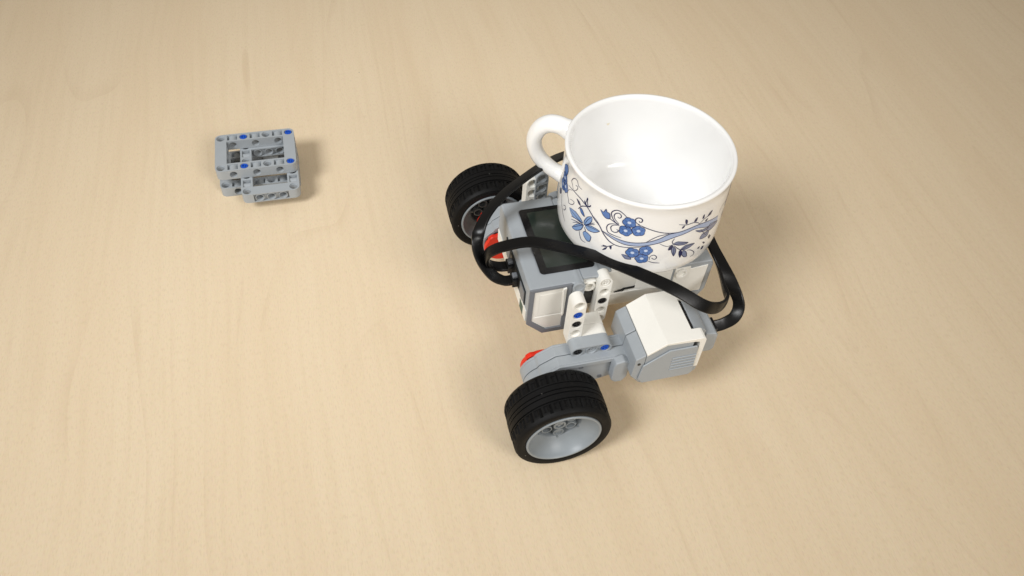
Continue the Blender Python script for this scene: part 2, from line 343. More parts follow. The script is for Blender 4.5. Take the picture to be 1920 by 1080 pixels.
FILLS=[["band",[[-136.96,31.86],[-132.47,31.31],[-124.72,30.37],[-117.48,30.39],[-108.58,31.89],[-100.69,34.67],[-94.21,37.88],[-86.12,38.64],[-74.89,39.82],[-64.82,38.59],[-51.05,35.36],[-50.25,31.76],[-63.11,34.21],[-74.23,37.75],[-83.98,36.55],[-91.32,35.12],[-99.43,32.31],[-107.48,30.05],[-112.91,28.93],[-121.38,28.29],[-129.08,29.77]]],["blue",[[-141.91,45.42],[-139.55,44.89],[-138.06,47.47],[-137.11,46.05],[-135.04,45.58],[-134.23,42.42],[-136.57,41.52],[-139.2,42.47]]],["pale",[[-168.81,29.76],[-164.04,26.88],[-158.33,28.0],[-153.54,28.72],[-156.16,30.69],[-161.75,31.78]]],["blue",[[-158.17,36.22],[-156.02,34.42],[-153.03,33.92],[-154.62,36.13],[-156.82,37.5]]],["navy",[[-163.05,40.66],[-160.19,38.46],[-157.65,38.55],[-159.94,40.61]]],["pale",[[-147.18,37.2],[-150.5,35.09],[-152.52,31.01],[-151.77,28.62],[-148.58,31.0],[-146.51,34.23]]],["pale",[[-162.6,19.51],[-157.68,25.37],[-152.63,27.91],[-153.92,23.48],[-158.66,19.8]]],["pale",[[-151.14,28.52],[-145.78,31.01],[-139.6,30.71],[-143.29,27.75],[-148.12,26.75]]],["pale",[[-151.83,22.58],[-150.09,24.7],[-146.65,24.3],[-144.87,23.26],[-145.27,19.9],[-147.44,18.89],[-150.15,20.45]]],["blue",[[-186.93,48.23],[-180.68,51.9],[-178.44,49.26],[-180.36,44.78],[-185.1,44.48]]],["navy",[[-189.95,28.8],[-186.19,31.26],[-184.68,28.3],[-188.1,26.08]]],["navy",[[-153.58,47.23],[-152.49,46.89],[-153.01,44.0],[-153.94,44.45]]],["navy",[[-151.24,42.41],[-149.56,44.34],[-149.47,43.14],[-150.91,41.82]]],["navy",[[-155.57,44.22],[-153.96,43.66],[-153.37,42.06],[-154.97,42.64]]],["navy",[[-135.46,22.4],[-132.74,22.83],[-133.7,21.63],[-135.11,21.47]]],["navy",[[-135.36,18.4],[-133.6,21.17],[-132.07,22.2],[-132.89,19.96]]],["navy",[[-130.98,23.85],[-129.29,23.88],[-129.26,21.36],[-130.49,22.12]]],["navy",[[-85.27,47.43],[-83.4,46.37],[-83.02,43.92],[-84.07,43.71],[-85.07,45.59]]],["navy",[[-78.01,43.66],[-77.23,45.76],[-75.63,46.16],[-75.85,43.33]]],["navy",[[-71.03,43.25],[-71.17,45.51],[-69.89,46.17],[-69.46,43.39]]],["navy",[[-66.24,42.76],[-65.33,45.18],[-62.44,45.99],[-63.21,43.14]]],["navy",[[-86.34,40.91],[-85.97,42.42],[-84.29,42.82],[-84.86,41.22]]],["navy",[[-67.63,40.05],[-66.83,41.12],[-65.01,41.23],[-65.72,39.57]]],["slate",[[-89.35,30.27],[-86.56,31.43],[-78.32,28.74],[-80.76,27.86],[-85.8,28.55]]],["navy",[[-89.93,29.55],[-91.93,28.46],[-92.21,25.92],[-90.16,25.94],[-89.16,28.01]]],["slate",[[-89.03,28.4],[-86.66,25.83],[-86.26,22.79],[-87.05,20.68],[-89.2,24.25],[-89.87,26.89]]],["slate",[[-82.94,24.47],[-79.62,26.84],[-72.19,25.75],[-75.32,24.06],[-79.48,23.43]]],["navy",[[-82.4,24.32],[-80.54,21.22],[-81.25,17.47],[-83.18,20.3],[-83.79,23.44]]],["slate",[[-80.28,23.26],[-77.5,21.05],[-75.85,16.87],[-78.32,17.36],[-81.01,20.52]]],["slate",[[-74.41,36.06],[-68.3,34.1],[-61.52,33.07],[-64.28,31.63],[-69.95,33.21]]],["slate",[[-67.99,27.06],[-66.39,30.21],[-59.96,29.36],[-59.6,25.82],[-63.59,25.72]]],["slate",[[-63.12,31.45],[-59.83,34.6],[-49.43,30.92],[-51.87,29.15],[-58.59,29.01]]],["navy",[[-63.16,21.85],[-62.16,22.16],[-59.79,20.16],[-61.02,19.73]]],["navy",[[-67.61,19.58],[-64.95,19.97],[-65.51,18.3]]],["navy",[[-62.47,15.72],[-62.17,18.25],[-60.03,17.71],[-60.26,15.51]]],["navy",[[-57.74,23.06],[-56.43,24.4],[-53.86,21.98],[-55.03,20.14]]],["slate",[[-121.87,20.44],[-119.11,20.55],[-116.02,19.58],[-115.37,18.11],[-118.94,17.75]]]]
FLOWERS=[[-182.1,41.94,4.0],[-184.0,36.16,4.0],[-178.84,37.98,4.0],[-121.37,44.05,3.2],[-122.62,37.93,3.2],[-114.58,39.64,3.2],[-115.19,23.33,3.2],[-106.97,26.03,3.28],[-108.38,19.81,3.29]]

# ================================================================ THE TABLE
tb = MB(); tb.box((-1100, -500, -28), (1100, 1300, 0))
table = build('table_top', tb, TABLE); table['kind'] = 'structure'

# ================================================================ GREY FRAME BLOCK
BX, BY, BA = -213.58, 419.79, math.radians(16.176)
blk = empty('frame_block', (BX, BY, 0), BA, 'small grey plastic block of stacked perforated frames with four blue pins on the bare table', 'toy block')
def place(mb, fn): mb.xform(fn); return mb
lo_ = build('perforated_frame', place(beam(frame_cells(7, 5)), lambda a, b, c: (a+4, b+4, c+4)), GREY, blk, .3)
mid = build('perforated_frame', place(beam(frame_cells(7, 5)), lambda a, b, c: (52-b, a-14, c+12)), GREY, blk, .3)
top = build('perforated_frame', place(beam(frame_cells(7, 5)), lambda a, b, c: (a+4, b+4, c+20)), GREY, blk, .3)
cx = build('cross_beam', place(beam({(i, 0): 'h' for i in range(3)}), lambda a, b, c: (12, 12+a, b+4)), GREY, blk, .3)
for u, v in ((20, 36), (52, 36), (20, 4), (52, 4)):
    build('connector_pin', pin_mb((u, v, 23.75), '+z', 6), BLUE, top, .08, 1)

# ================================================================ ROBOT
RX, RY, RA = 34.83, 227.22, math.radians(17.425)
rob = empty('wheeled_robot', (RX, RY, 0), RA, 'grey and white two-wheeled toy robot with black cables carrying the flowered mug', 'toy robot')
VM = 99.35                                  # the robot is mirrored about this v
def mir(a, b, c): return (a, 2*VM-b, c)

# ---- wheels
def tyre_mesh():
    n = 180; mb = MB()
    sh = [(21.3, 2.0), (21.6, .9), (23, .25), (25.2, 0), (26.6, .5), (27.3, 1.3), (27.65, 2.4), (27.7, 2.5), (27.75, 4.0), (27.75, 4.1), (27.75, 7.9), (27.75, 8.0), (27.7, 8.7), (27.1, 8.75), (27.1, 9.3)]
    mid = [(27.95, 9.4), (28, 12.5), (27.2, 12.55), (27.2, 13.0), (28, 13.1), (28, 14.9), (28, 15.0), (27.2, 15.05), (27.2, 15.5), (28, 15.6), (27.95, 18.6)]
    prof = sh + mid + [(r, 28-h) for r, h in reversed(sh)]
    m_ = len(prof)
    def fn(k, i, r):
        kk, ii = (k, i) if k < m_/2 else (m_-1-k, i+3)
        if 7 <= kk <= 10 and ii % 6 == 0: return r-.8
        if 9 <= kk <= 10 and ii % 6 in (2, 3): return r-.6
        return r
    mb.lathe(prof, (0, 0, 28), 'v', n, closed=True, fn=fn); return mb
def rim_mesh():
    mb = MB()
    mb.lathe([(21.35, 2.2), (21.5, .5), (21.2, .15), (20.4, .1), (20.0, .6), (19.7, 1.8), (19.0, 3.2), (17.2, 6), (14.6, 8.8), (13.6, 9.6), (13.2, 10.1), (13.0, 11), (12.8, 17.4), (3, 17.8), (3, 19), (15, 19.2), (18.8, 24), (20.2, 27.4), (21.2, 27.8), (21.5, 27.4), (21.35, 25.8)], (0, 0, 28), 'v', 64, closed=True)
    return mb
def tube_v(mb, u, z, r0, r1, v0, v1, n=20, depth=None):
    d = depth if depth is not None else (v1-v0)
    mb.lathe([(r0, v1-v0), (r0, .15), (r0-.15, 0), (r1+.1, 0), (r1, .1), (r1, d)], (u, v0, z), 'v', n)
    mb.f.pop(); mb.mi.pop(); mb.f.pop(); mb.mi.pop()
wheel = node('wheel', rob)
build('tyre', tyre_mesh(), RUBBER, wheel, angle=28)
rimo = build('rim', rim_mesh(), RIMG, wheel, angle=28)
hb = MB()
tube_v(hb, 0, 28, 3.7, 2.45, 8.8, 17.6, depth=4)
for k in range(6):
    a = PI/3*k+PI/6; tube_v(hb, 8*math.cos(a), 28+8*math.sin(a), 3.15, 2.45, 9.7 if k != 4 else 9.2, 17.6, depth=7.6 if k != 4 else 1.2)
    if k == 4: hb.lathe([(2.5, .3), (1.2, .05), (1.2, 1)], (8*math.cos(a), 9.8, 28+8*math.sin(a)), 'v', 16)
for k in range(6):
    a = PI/3*k+PI/6
    st = len(hb.v); hb.box((10.6, -.5, 11.4), (13.0, .5, 17.5)); hb.box((12.9, -.35, 9.2), (14.4, .35, 10.6)); hb.xform(lambda x, y, z: (x*math.cos(a)-y*math.sin(a), z, 28+x*math.sin(a)+y*math.cos(a)), st)
build('hub', hb, RIMG, wheel, .12, 1)
ax = MB()
for a in (0, PI/2):
    st = len(ax.v); ax.box((-2.3, -.85, 9.6), (2.3, .85, 52)); ax.xform(lambda x, y, z: (x*math.cos(a)-y*math.sin(a), z, 28+x*math.sin(a)+y*math.cos(a)), st)
build('axle', ax, GREY, wheel, .15, 1)
def copy_tree(o, parent, mirror=False):
    c = o.copy(); COL.objects.link(c); c.parent = parent
    for ch in list(o.children): copy_tree(ch, c)
    return c
w2 = copy_tree(wheel, rob); w2.location = (0, (2*VM-28)*S, 0); w2.rotation_euler = (0, math.radians(23), 0)
w2.location = (0, (2*VM-28)*S, 0)
# rotate about the axle (u=0, z=28): keep the axle where it is
cz = Vector((0, 0, 28*S)); rm = Matrix.Rotation(math.radians(23), 4, 'Y')
w2.matrix_local = Matrix.Translation(Vector((0, (2*VM-28)*S, 0))+cz) @ rm @ Matrix.Translation(-cz)
for ch in list(w2.children):
    if ch.name.startswith('axle'): bpy.data.objects.remove(ch)

# ---- motors
MC = 41.3
def arc(c, r, a0, a1, n=10): return [(c[0]+r*math.cos(math.radians(a0+(a1-a0)*i/n)), c[1]+r*math.sin(math.radians(a0+(a1-a0)*i/n))) for i in range(n+1)]
def motor(flip=None):
    mt = node('motor', rob)
    def bd(name, mb, m, bevel=.4, seg=2, **k): return build(name, mb, m, mt, bevel, seg, flip, **k)
    # gear arm: two half shells that meet in a seam
    disc = arc((0, 28), 12.6, 112, 285, 14)
    prof = [(5.2, 47.6), (-4.0, 41.8), (-5.2, 39.6)] + disc[1:] + [(9, 21.5), (30, 26.6), (46.5, 30.5), (46.5, 47.3)]
    for a, b in ((34.8, MC-.25), (MC+.25, 47.8)):
        mb = MB(); mb.prism(prof, a, b)
        la, lb = (33.3, 34.85) if a < MC-3 else (47.75, 49.3)
        rim_ = [(46.5, 47.3), (5.2, 47.6), (-4.0, 41.8), (-5.2, 39.6)] + disc[1:] + [(2.6, 17.2)] + [(10.6*math.cos(math.radians(t)), 28+10.6*math.sin(math.radians(t))) for t in range(280, 100, -15)] + [(-2.4, 38.6), (6.2, 44.2), (46.5, 44.0)]
        mb.prism(rim_, la, lb); bd('arm_shell', mb, GREY, .4, angle=15)
    mb = MB(); mb.prism([(-2.2, 43.6), (12.3, 50.4), (13.2, 50.2), (13.2, 46), (-1.5, 40)], MC-5.2, MC+5.2)
    # round bosses beside the arm, screws
    mb = MB(); mb.prism([(36.0, 44.4), (37.2, 47.4), (41.8, 48.8), (45.6, 46.5), (45.6, 33), (43, 28.6), (38.5, 28.8), (36.0, 31.5)], 29.0, 34.5)
    bd('arm_boss', mb, GREY, .9, 3)
    for u, z in ((18.6, 42.2), (31.2, 29.6)):
        mb = MB(); mb.lathe([(1.35, 0), (1.35, -.5), (.9, -.5), (.9, -.15)], (u, 34.8, z), 'v', 14); bd('screw', mb, DGREY, 0)
    # output hub: orange-red discs either side
    for v0, v1 in ((28.2, 32.2), (50.3, 53.4)):
        mb = MB()
        def fn(k, i, r): return r*(1.09 if i % 12 in (4, 5, 6) and r > 8 else 1)
        mb.lathe([(3, 0), (11.0, 0), (11.4, .5), (11.4, v1-v0-.5), (11.0, v1-v0), (3, v1-v0)], (0, v0, 28), 'v', 48, closed=True, fn=fn)
        bd('output_hub', mb, RED, 0)
        mb = MB(); tube_v(mb, 0, 28, 3, 2.3, v0-.3, v1, depth=4)
    # gear housing, grey
    v0, v1 = 23.4, 59.2
    front = [(45.2, 56.3), (50.5, 59.6), (50.5, 33.2), (45.2, 40.5)]
    for a, b in ((v0, MC-.22), (MC+.22, v1)):
        mb = MB(); mb.prism([(45.2, 56.3), (50.9, 59.7), (50.9, 32.8), (44.4, 41.2)], a, b); bd('housing_front', mb, GREY, .5)
    mb = MB(); mb.prism([(51.1, 58.2), (61.6, 65.6), (78.0, 65.3), (78.0, 50), (83.2, 50), (84.8, 39.4), (84.9, 36), (82.2, 33), (51.1, 32.7)], v0+.05, v1-.05)
    bd('housing', mb, GREY, .45)
    # white cap: folded shell with a cut-out for the cable latch
    po = [(51.05, 59.95), (61.4, 67.3), (78.3, 67.15), (82.9, 67.0), (84.3, 66.4), (84.95, 65.0), (85.0, 39.7)]
    pi = [(51.3, 58.4), (61.9, 65.6), (78.3, 64.6), (80.7, 64.0), (81.2, 63.4), (81.5, 62.6), (82.1, 39.7)]
    vs_ = [v0-.15, 30.6, MC*2-30.6, v1+.15]
    mb = MB(); G = [[mb.p(a, v, c) for v in vs_] for a, c in po]; I = [[mb.p(a, v, c) for v in vs_] for a, c in pi]
    edges = {}
    for r_ in range(len(po)-1):
        for q in range(3):
            if r_ >= 2 and q == 1: continue
            quad = [(r_, q), (r_+1, q), (r_+1, q+1), (r_, q+1)]
            mb.face(*[G[a][c] for a, c in quad]); mb.face(*[I[a][c] for a, c in reversed(quad)])
            for e0, e1 in zip(quad, quad[1:]+quad[:1]):
                k_ = tuple(sorted((e0, e1))); edges[k_] = edges.get(k_, 0)+1
    for (e0, e1), n_ in edges.items():
        if n_ == 1: mb.face(G[e0[0]][e0[1]], G[e1[0]][e1[1]], I[e1[0]][e1[1]], I[e0[0]][e0[1]])
    bd('cap', mb, WHITE, .3, angle=20)
    # vented side plate
    for v_a, v_b in ((22.3, v0-.02), (v1+.02, v1+1.0)):
        mb = MB(); mb.prism([(49.9, 50.6), (63.9, 61.2), (80.0, 61.3), (80.9, 60), (82.4, 36), (80.6, 33.8), (52, 33.7), (48.7, 38.3)], v_a, v_b); pl = bd('side_plate', mb, GREY, .45)
        if v_a < MC:
            for k in range(5):
                z = 53.6-2.72*k; sh = .05*k
                mb = MB(); mb.prism([(66.6+sh, z-.45), (81.0+sh*3, z-.3), (81.0+sh*3, z+.55), (66.6+sh, z+.4)], v_a-.55, v_a+.05)
                r_ = build('vent_rib', mb, GREY, pl, .25, 2, flip)
    mb = MB(); mb.lathe([(.95, 0), (.95, -.25), (.2, -.25)], (47.6, v0-.02, 52.2), 'v', 14); bd('screw', mb, BLACK, 0)
    # latch and plug of the cable at the rear
    mb = MB(); mb.prism([(80.3, 50), (80.3, 63.6), (81.6, 64.3), (88.2, 62.2), (89.6, 60.4), (89.8, 50)], 32.0, 55.8); bd('cable_latch', mb, GREY, .9, 3)
    mb = MB()
    for k in range(5): mb.box((78.45, 33.5+k*4.4, 60), (80.2, 36.6+k*4.4, 65.6-.3*(k % 2)))
    bd('latch_contacts', mb, BLACK, .15, 1)
    mb = MB(); mb.prism([(78, 40), (78, 50), (89.9, 50), (89.9, 57.8), (96.6, 56.6), (98, 54.6), (98.2, 42), (96.5, 40)], 31.4, 51.0); bd('plug_socket', mb, GREY, .8, 3)
    mb = MB(); mb.box((98, 36.3, 46.2), (100.2, 45.2, 53.5)); bd('plug', mb, BLACK, .3)
    return mt
motor(); motor(mir)

# ---- mounting beams between motor and brick
def beam_uz(cells, u, v, z, name, m, flip=None, bevel=.3, label=None):
    """cells along u (i) and z (j, upward), holes along v; front face at v"""
    return build(name, place(beam(cells), lambda a, b, c: (u+a, v+3.9-c, z+b)), m, rob, bevel, 2, flip, label=label)
def pin(parent, u, v, z, m, flip=None):
    build('connector_pin', pin_mb((u, v+.25, z), '-v', 6), m, parent, .08, 1, flip)
H = 8
for fl in (None, mir):
    br = beam_uz({(0, 0): 'r', (1, 0): 'r', (2, 0): 'r'}, 17.0, 38.9, 50.9, 'motor_bracket', GREY, fl)
    l1 = beam_uz({**{(0, j): 'h' for j in range(5)}, (1, 0): 'h', (2, 0): 'h'}, 17.0, 46.85, 50.4, 'angle_beam', WHITE, fl)
    l1b = beam_uz({(i, 0): 'h' for i in range(2)}, 25.2, 54.8, 50.4, 'short_beam', WHITE, fl)
    l2 = beam_uz({(0, j): 'h' for j in range(5)}, 37.7, 63.0, 46.2, 'straight_beam', WHITE, fl) if fl is None else beam_uz({(0, j): 'h' for j in range(5)}, 37.7, 63.0, 46.2, 'straight_beam', WHITE, fl)
    if fl is None:
        pin(br, 17, 38.9, 50.9, BLACK); pin(br, 33, 38.9, 50.9, BLUE); pin(br, 25, 39.6, 50.9, GREY)
        pin(l1, 17, 46.85, 74.4, BLUE); pin(l1, 17, 46.85, 66.4, BLACK)
        pin(l2, 37.7, 63.0, 62.2, BLACK); pin(l2, 37.7, 63.0, 78.2, WHITE)
# upright grey beam on the far side, its holes towards the camera
fg = beam_uz({(0, j): 'r' for j in range(4)}, 22.4, 143.0, 62.6, 'upright_beam', GREY)

# ---- control brick
bk = node('control_brick', rob)
def bb(name, mb, m, bevel=.4, seg=2, **k): return build(name, mb, m, bk, bevel, seg, **k)
VN, VF = 65.0, 133.7
ZT = 80.3
# grey upper shell: screen block
mb = MB(); mb.prism([(-5.6, 80.0), (-6.2, 74), (-6.2, 51), (3.9, 40.2), (25.6, 40.2), (25.6, 80.6)], VN, VF); bb('screen_block', mb, GREY, 1.2, 3)
# white body behind it, recessed along both sides
mb = MB(); mb.prism([(69.6, 79.0), (71.0, 60.6), (71.0, 59.9), (72.2, 59.9), (72.2, 59.0), (69.4, 59.0), (71.5, 48), (75, 41), (124, 41), (127, 48), (129.6, 59), (128, 79)], 25.7, 79.5, 'u'); bb('body', mb, WHITE, .4)
# top deck
mb = MB(); mb.prism([(25.7, VN+3.2), (36, VN+1.6), (43, VN+4.9), (43, VF-4.9), (36, VF-1.6), (25.7, VF-3.2)], 79.05, ZT, 'z'); bb('screen_deck', mb, GREY, .4)
mb = MB(); mb.prism([(43.1, VN+4.9), (60, VN+4.9), (79.5, VN+1.4), (79.5, VF-1.4), (60, VF-4.9), (43.1, VF-4.9)], 79.05, ZT, 'z'); bb('top_deck', mb, WHITE, .4)
mb = MB(); mb.prism([(38, 77), (46, 73), (80, 73), (96, 72), (97, 76), (97, 123), (96, 127), (80, 126), (46, 126), (38, 122)], ZT, ZT+1.1, 'z'); bb('button_deck', mb, WHITE, .5)
mb = MB(); mb.prism([(60, 69.9), (79.55, 66.2), (79.55, 70.2), (60, 70.2)], 60.2, 78.9, 'z'); bb('body_flare', mb, WHITE, .2)
# sensor end
mb = MB(); mb.prism([(79.6, 79.6), (103.2, 79.4), (104.4, 76), (104.2, 54), (97, 41), (79.6, 41)], VN+1.0, VF-1.0); bb('sensor_end', mb, GREY, .9, 3)
mb = MB(); mb.prism([(80.6, 77.2), (90.0, 77.6), (90.3, 75.4), (100.8, 76.6), (100.4, 54.2), (80.6, 54.2)], VN+.45, VN+1.4); bb('side_panel', mb, WHITE, .3)
mb = MB(); mb.prism([(80.2, 54.0), (101.4, 54.0), (96, 43), (80.2, 43)], VN+.2, VN+1.3); bb('lower_panel', mb, GREY, .3)
mb = MB(); tube_v(mb, 84.5, 73.4, 3.7, 2.5, VN-.9, VN+6, depth=6); bb('side_boss', mb, WHITE, .1, 1)
# hexagonal side panel of the screen block: raised grey border round a recessed white panel
outer = [(-5.9, 80.2), (-6.3, 50.8), (3.8, 39.9), (18.2, 39.9), (18.4, 80.6)]
inner = [(-2.9, 78.2), (-3.3, 52.4), (5.3, 43.4), (15.0, 43.4), (14.9, 78.6)]
mb = MB(); A = mb.loop([(a, VN-.9, b) for a, b in outer]); B = mb.loop([(a, VN-.9, b) for a, b in inner]); A2 = mb.loop([(a, VN+.2, b) for a, b in outer]); B2 = mb.loop([(a, VN+.2, b) for a, b in inner])
mb.bridge(A, B); mb.bridge(A, A2); mb.bridge(B, B2); mb.bridge(A2, B2)
bb('panel_border', mb, DGREY, .25)
mb = MB(); mb.prism([(-2.8, 78.1), (-3.2, 55.6), (14.8, 55.9), (14.7, 78.5)], VN-.35, VN+.3); sp = bb('side_panel', mb, WHITE, .15)
mb = MB(); mb.prism([(.4, 74.6), (.2, 56.6), (13.6, 56.8), (13.5, 75.2)], VN-.5, VN-.3); build('panel_inset', mb, WHITE, sp, .1, 1)
mb = MB()
a_ = mb.loop([(-3.2, VN-.55, 55.2), (14.8, VN-.55, 55.5), (14.9, VN-.1, 43.5), (5.4, VN-.1, 43.5), (-3.2, VN-.4, 52.4)])
b_ = mb.loop([(-3.2, VN+2.2, 55.4), (14.8, VN+2.2, 55.7), (14.9, VN+2.2, 43.5), (5.4, VN+2.2, 43.5), (-3.2, VN+2.2, 52.4)])
mb.face(*a_); mb.face(*reversed(b_)); mb.bridge(a_, b_); bb('lower_panel', mb, WHITE, .15)
mb = MB(); mb.prism([(13.2, 78.4), (15.2, 79.2), (15.3, 56.5), (14.4, 54.2)], VN-1.9, VN+.1); bb('panel_ridge', mb, WHITE, .3)
# bosses with pin holes
mb = MB(); mb.prism([(18.9, 74.6)]+[(22.3+3.75*math.cos(math.radians(a)), 77.2+3.75*math.sin(math.radians(a))) for a in range(180, -1, -15)]+[(26.0, 41), (18.9, 41)][0:1]+[(18.6, 41)], VN-1.0, VN+.1)
bb('side_pillar', mb, GREY, .3)
mb = MB(); tube_v(mb, 22.3, 77.2, 3.75, 2.5, VN-1.5, VN+9, depth=5); bb('side_boss', mb, GREY, .1, 1)
mb = MB(); mb.lathe([(2.5, 0), (2.5, .3)], (22.3, VN+2.0, 77.2), 'v', 20); bb('boss_floor', mb, DGREY, 0)
mb = MB(); tube_v(mb, 29.9, 72.6, 3.6, 2.5, VN+1.5, VN+8, depth=6); mb.box((26.4, VN+2.2, 68.8), (33.2, VN+5, 69.6)); bb('side_boss', mb, WHITE, .1, 1)
mb = MB(); mb.box((26.0, VN+1.8, 75.6), (33.6, VN+6, 77.0)); bb('boss_rail', mb, WHITE, .3)
mb = MB(); mb.box((26.1, VN+3.2, 55.5), (33.2, VN+5.6, 66)); bb('side_opening', mb, BLACK, .2)
# slot in the recessed side
mb = MB(); mb.prism([(47.5, 58.3), (53, 58.9), (54, 60.1), (62, 60.6), (61.5, 61.6), (53.2, 61.2), (51.8, 60.0), (47.5, 59.0)], VN+5.2, VN+5.9); bb('battery_slot', mb, BLACK, .05, 1)
# screen
def rrect(u0, v0, u1, v1, r, n=5):
    P = []
    for cx_, cy_, a0 in ((u1-r, v1-r, 0), (u0+r, v1-r, 90), (u0+r, v0+r, 180), (u1-r, v0+r, 270)):
        P += [(cx_+r*math.cos(math.radians(a0+90*i/n)), cy_+r*math.sin(math.radians(a0+90*i/n))) for i in range(n+1)]
    return P
mb = MB(); mb.prism(rrect(25.4, VN+2.5, 36.2, VF-2.5, 1.5), 78.8, 80.62, 'z'); bb('screen_shelf', mb, GREY, .3)
mb = MB(); A = rrect(2.9, 74.2, 34.6, 125.3, 2.2); I = rrect(7.2, 78.2, 31.6, 122.6, 1.0)
o1 = mb.loop([(a, b, 80.55) for a, b in A]); o2 = mb.loop([(a, b, 81.0) for a, b in A]); i2 = mb.loop([(a, b, 81.0) for a, b in I]); i1 = mb.loop([(a, b, 80.75) for a, b in I])
mb.bridge(o1, o2); mb.bridge(o2, i2); mb.bridge(i2, i1); mb.face(*reversed(o1))
bz = bb('screen_bezel', mb, BEZEL, 0)
mb = MB(); mb.prism(rrect(7.25, 78.25, 31.55, 122.55, 1.0), 80.6, 80.82, 'z'); build('screen', mb, LCD, bz, 0)
mb = MB(); mb.prism(rrect(9.5, 83, 29.5, 119, .6), 80.80, 80.835, 'z'); 
# port end
mb = MB(); mb.prism([(VN+5, 73.2), (113, 73.2), (113, 61.5), (VN+5, 61.5)], -6.9, -6.1, 'u'); bb('port_strip', mb, DARK, .2)
for k, v in enumerate((74.8, 85.6, 96.4, 107.2)):
    mb = MB(); mb.prism([(v-4.3, 72.4), (v+4.3, 72.4), (v+4.3, 63), (v+2, 63), (v+2, 62), (v-2, 62), (v-2, 63), (v-4.3, 63)], -7.3, -6.8, 'u')
    bb('cable_port', mb, BLACK if k in (1, 2) else DGREY, .15, 1)
    if k in (1, 2):
        mb = MB(); mb.box((-10.6, v-3.6, 63.6), (-7.2, v+3.6, 69.0)); bb('cable_plug', mb, BLACK, .4)
        mb = MB(); mb.box((-10.0, v-1.6, 69.1), (-7.2, v+1.6, 71.0)); bb('plug_clip', mb, DGREY, .3)
mb = MB(); mb.prism([(VN+6.5, 58.5), (VN+13, 58.5), (VN+13, 51), (VN+6.5, 51)], -6.9, -6.15, 'u'); bb('socket', mb, BRUSH, .2)
mb = MB(); mb.prism([(VN+1.5, 60.3), (VF-1.5, 60.3), (VF-1.5, 51.2), (VN+1.5, 51.2)], -6.75, -6.1, 'u'); bb('end_panel', mb, WHITE, .2)

# ---- cables
def crom(P, n):
    out = []
    Q = [P[0]]+P+[P[-1]]
    for i in range(1, len(Q)-2):
        p0, p1, p2, p3 = (Vector(x) for x in Q[i-1:i+3])
        for k in range(n):
            t = k/n
            out.append(.5*((2*p1)+(-p0+p2)*t+(2*p0-5*p1+4*p2-p3)*t*t+(-p0+3*p1-3*p2+p3)*t**3))
    out.append(Vector(Q[-2])); return out
def ribbon(name, pts, wd, width=7.0, th=2.0, n=10):
    P = crom(pts, n); W = crom(wd, n); mb = MB(); rings = []
    h, k = width/2, th/2; c = .72
    sec = [(-h, -k+.45), (-h+.3, -k+.12), (-h*.6, -k), (h*.6, -k), (h-.3, -k+.12), (h, -k+.45), (h, k-.45), (h-.3, k-.12), (h*.6, k), (-h*.6, k), (-h+.3, k-.12), (-h, k-.45)]
    for i, q in enumerate(P):
        t = (P[min(i+1, len(P)-1)]-P[max(i-1, 0)]).normalized()
        s_ = W[i]; s_ = (s_-t*s_.dot(t)).normalized(); nn = s_.cross(t)
        rings.append(mb.loop([tuple(q+s_*a+nn*b) for a, b in sec]))
    for a, b in zip(rings, rings[1:]): mb.bridge(a, b)
    mb.face(*rings[0]); mb.face(*reversed(rings[-1]))
    return build(name, mb, CABLE, rob, angle=33)
CA = [(-10, 96.4, 66.4), (-15, 96.6, 66.8), (-20.5, 96, 70.5), (-23.6, 94, 78), (-22.5, 90.8, 87), (-15, 87, 94.5), (-1, 83.5, 98.5), (16, 76.5, 97.5), (34, 67, 95.5), (51.5, 54.6, 93), (68.5, 43, 89), (83, 35, 81.5), (93, 36, 75), (100.3, 39.6, 72.3), (104.3, 44.2, 72), (105.2, 51, 72.3), (108.8, 66, 71), (113, 86, 67), (114, 105, 61), (110, 130, 56), (104, 150, 52), (100.5, 157.5, 50)]
WA = [(0, 1, 0), (0, 1, 0), (0, 1, .05), (0, 1, .1), (.1, 1, .1), (.2, 1, .1), (.3, 1, .05), (.42, .9, .1), (.5, .8, .15), (.5, .75, .25), (.45, .7, .4), (.4, .6, .6), (.2, .35, .9), (.1, .1, 1), (-.05, .05, 1), (-.2, .1, 1), (-.35, .1, 1), (-.4, .1, 1), (-.3, .2, 1), (.2, .6, .7), (.2, .8, .3), (.2, 1, 0)]
ribbon('flat_cable', CA, WA)
CB = [(-10, 85.6, 66.4), (-15, 86.2, 66.4), (-21, 90, 69), (-26, 97, 76.5), (-26.5, 104, 84.5), (-20, 113, 92.5), (-9, 121, 98.5), (4, 128, 102), (21, 139, 101.5), (38, 150, 97), (60, 157, 92), (84, 153, 88), (102, 132, 85), (108.5, 104, 82), (107.5, 80, 79.5), (110, 65, 74.5), (113.5, 54, 67.5), (116, 46.5, 60), (113, 42, 54.5), (106.5, 41, 50.8), (100, 40.8, 49.9)]
WB = [(0, 1, 0), (0, 1, 0), (.35, 1, .3), (.5, .8, .5), (.6, .6, .5), (.7, -.4, .5), (.75, -.6, .5), (.7, -.65, .4), (.6, -.75, .3), (.5, -.85, .2), (.1, -1, .1), (-.4, -.8, .2), (-.75, -.4, .2), (-.9, 0, .25), (-.95, .1, .25), (-.95, .25, .2), (-.8, .6, .1), (-.4, .9, .2), (-.05, .8, .5), (0, .6, .7), (0, .6, .7)]
ribbon('flat_cable', CB, WB)

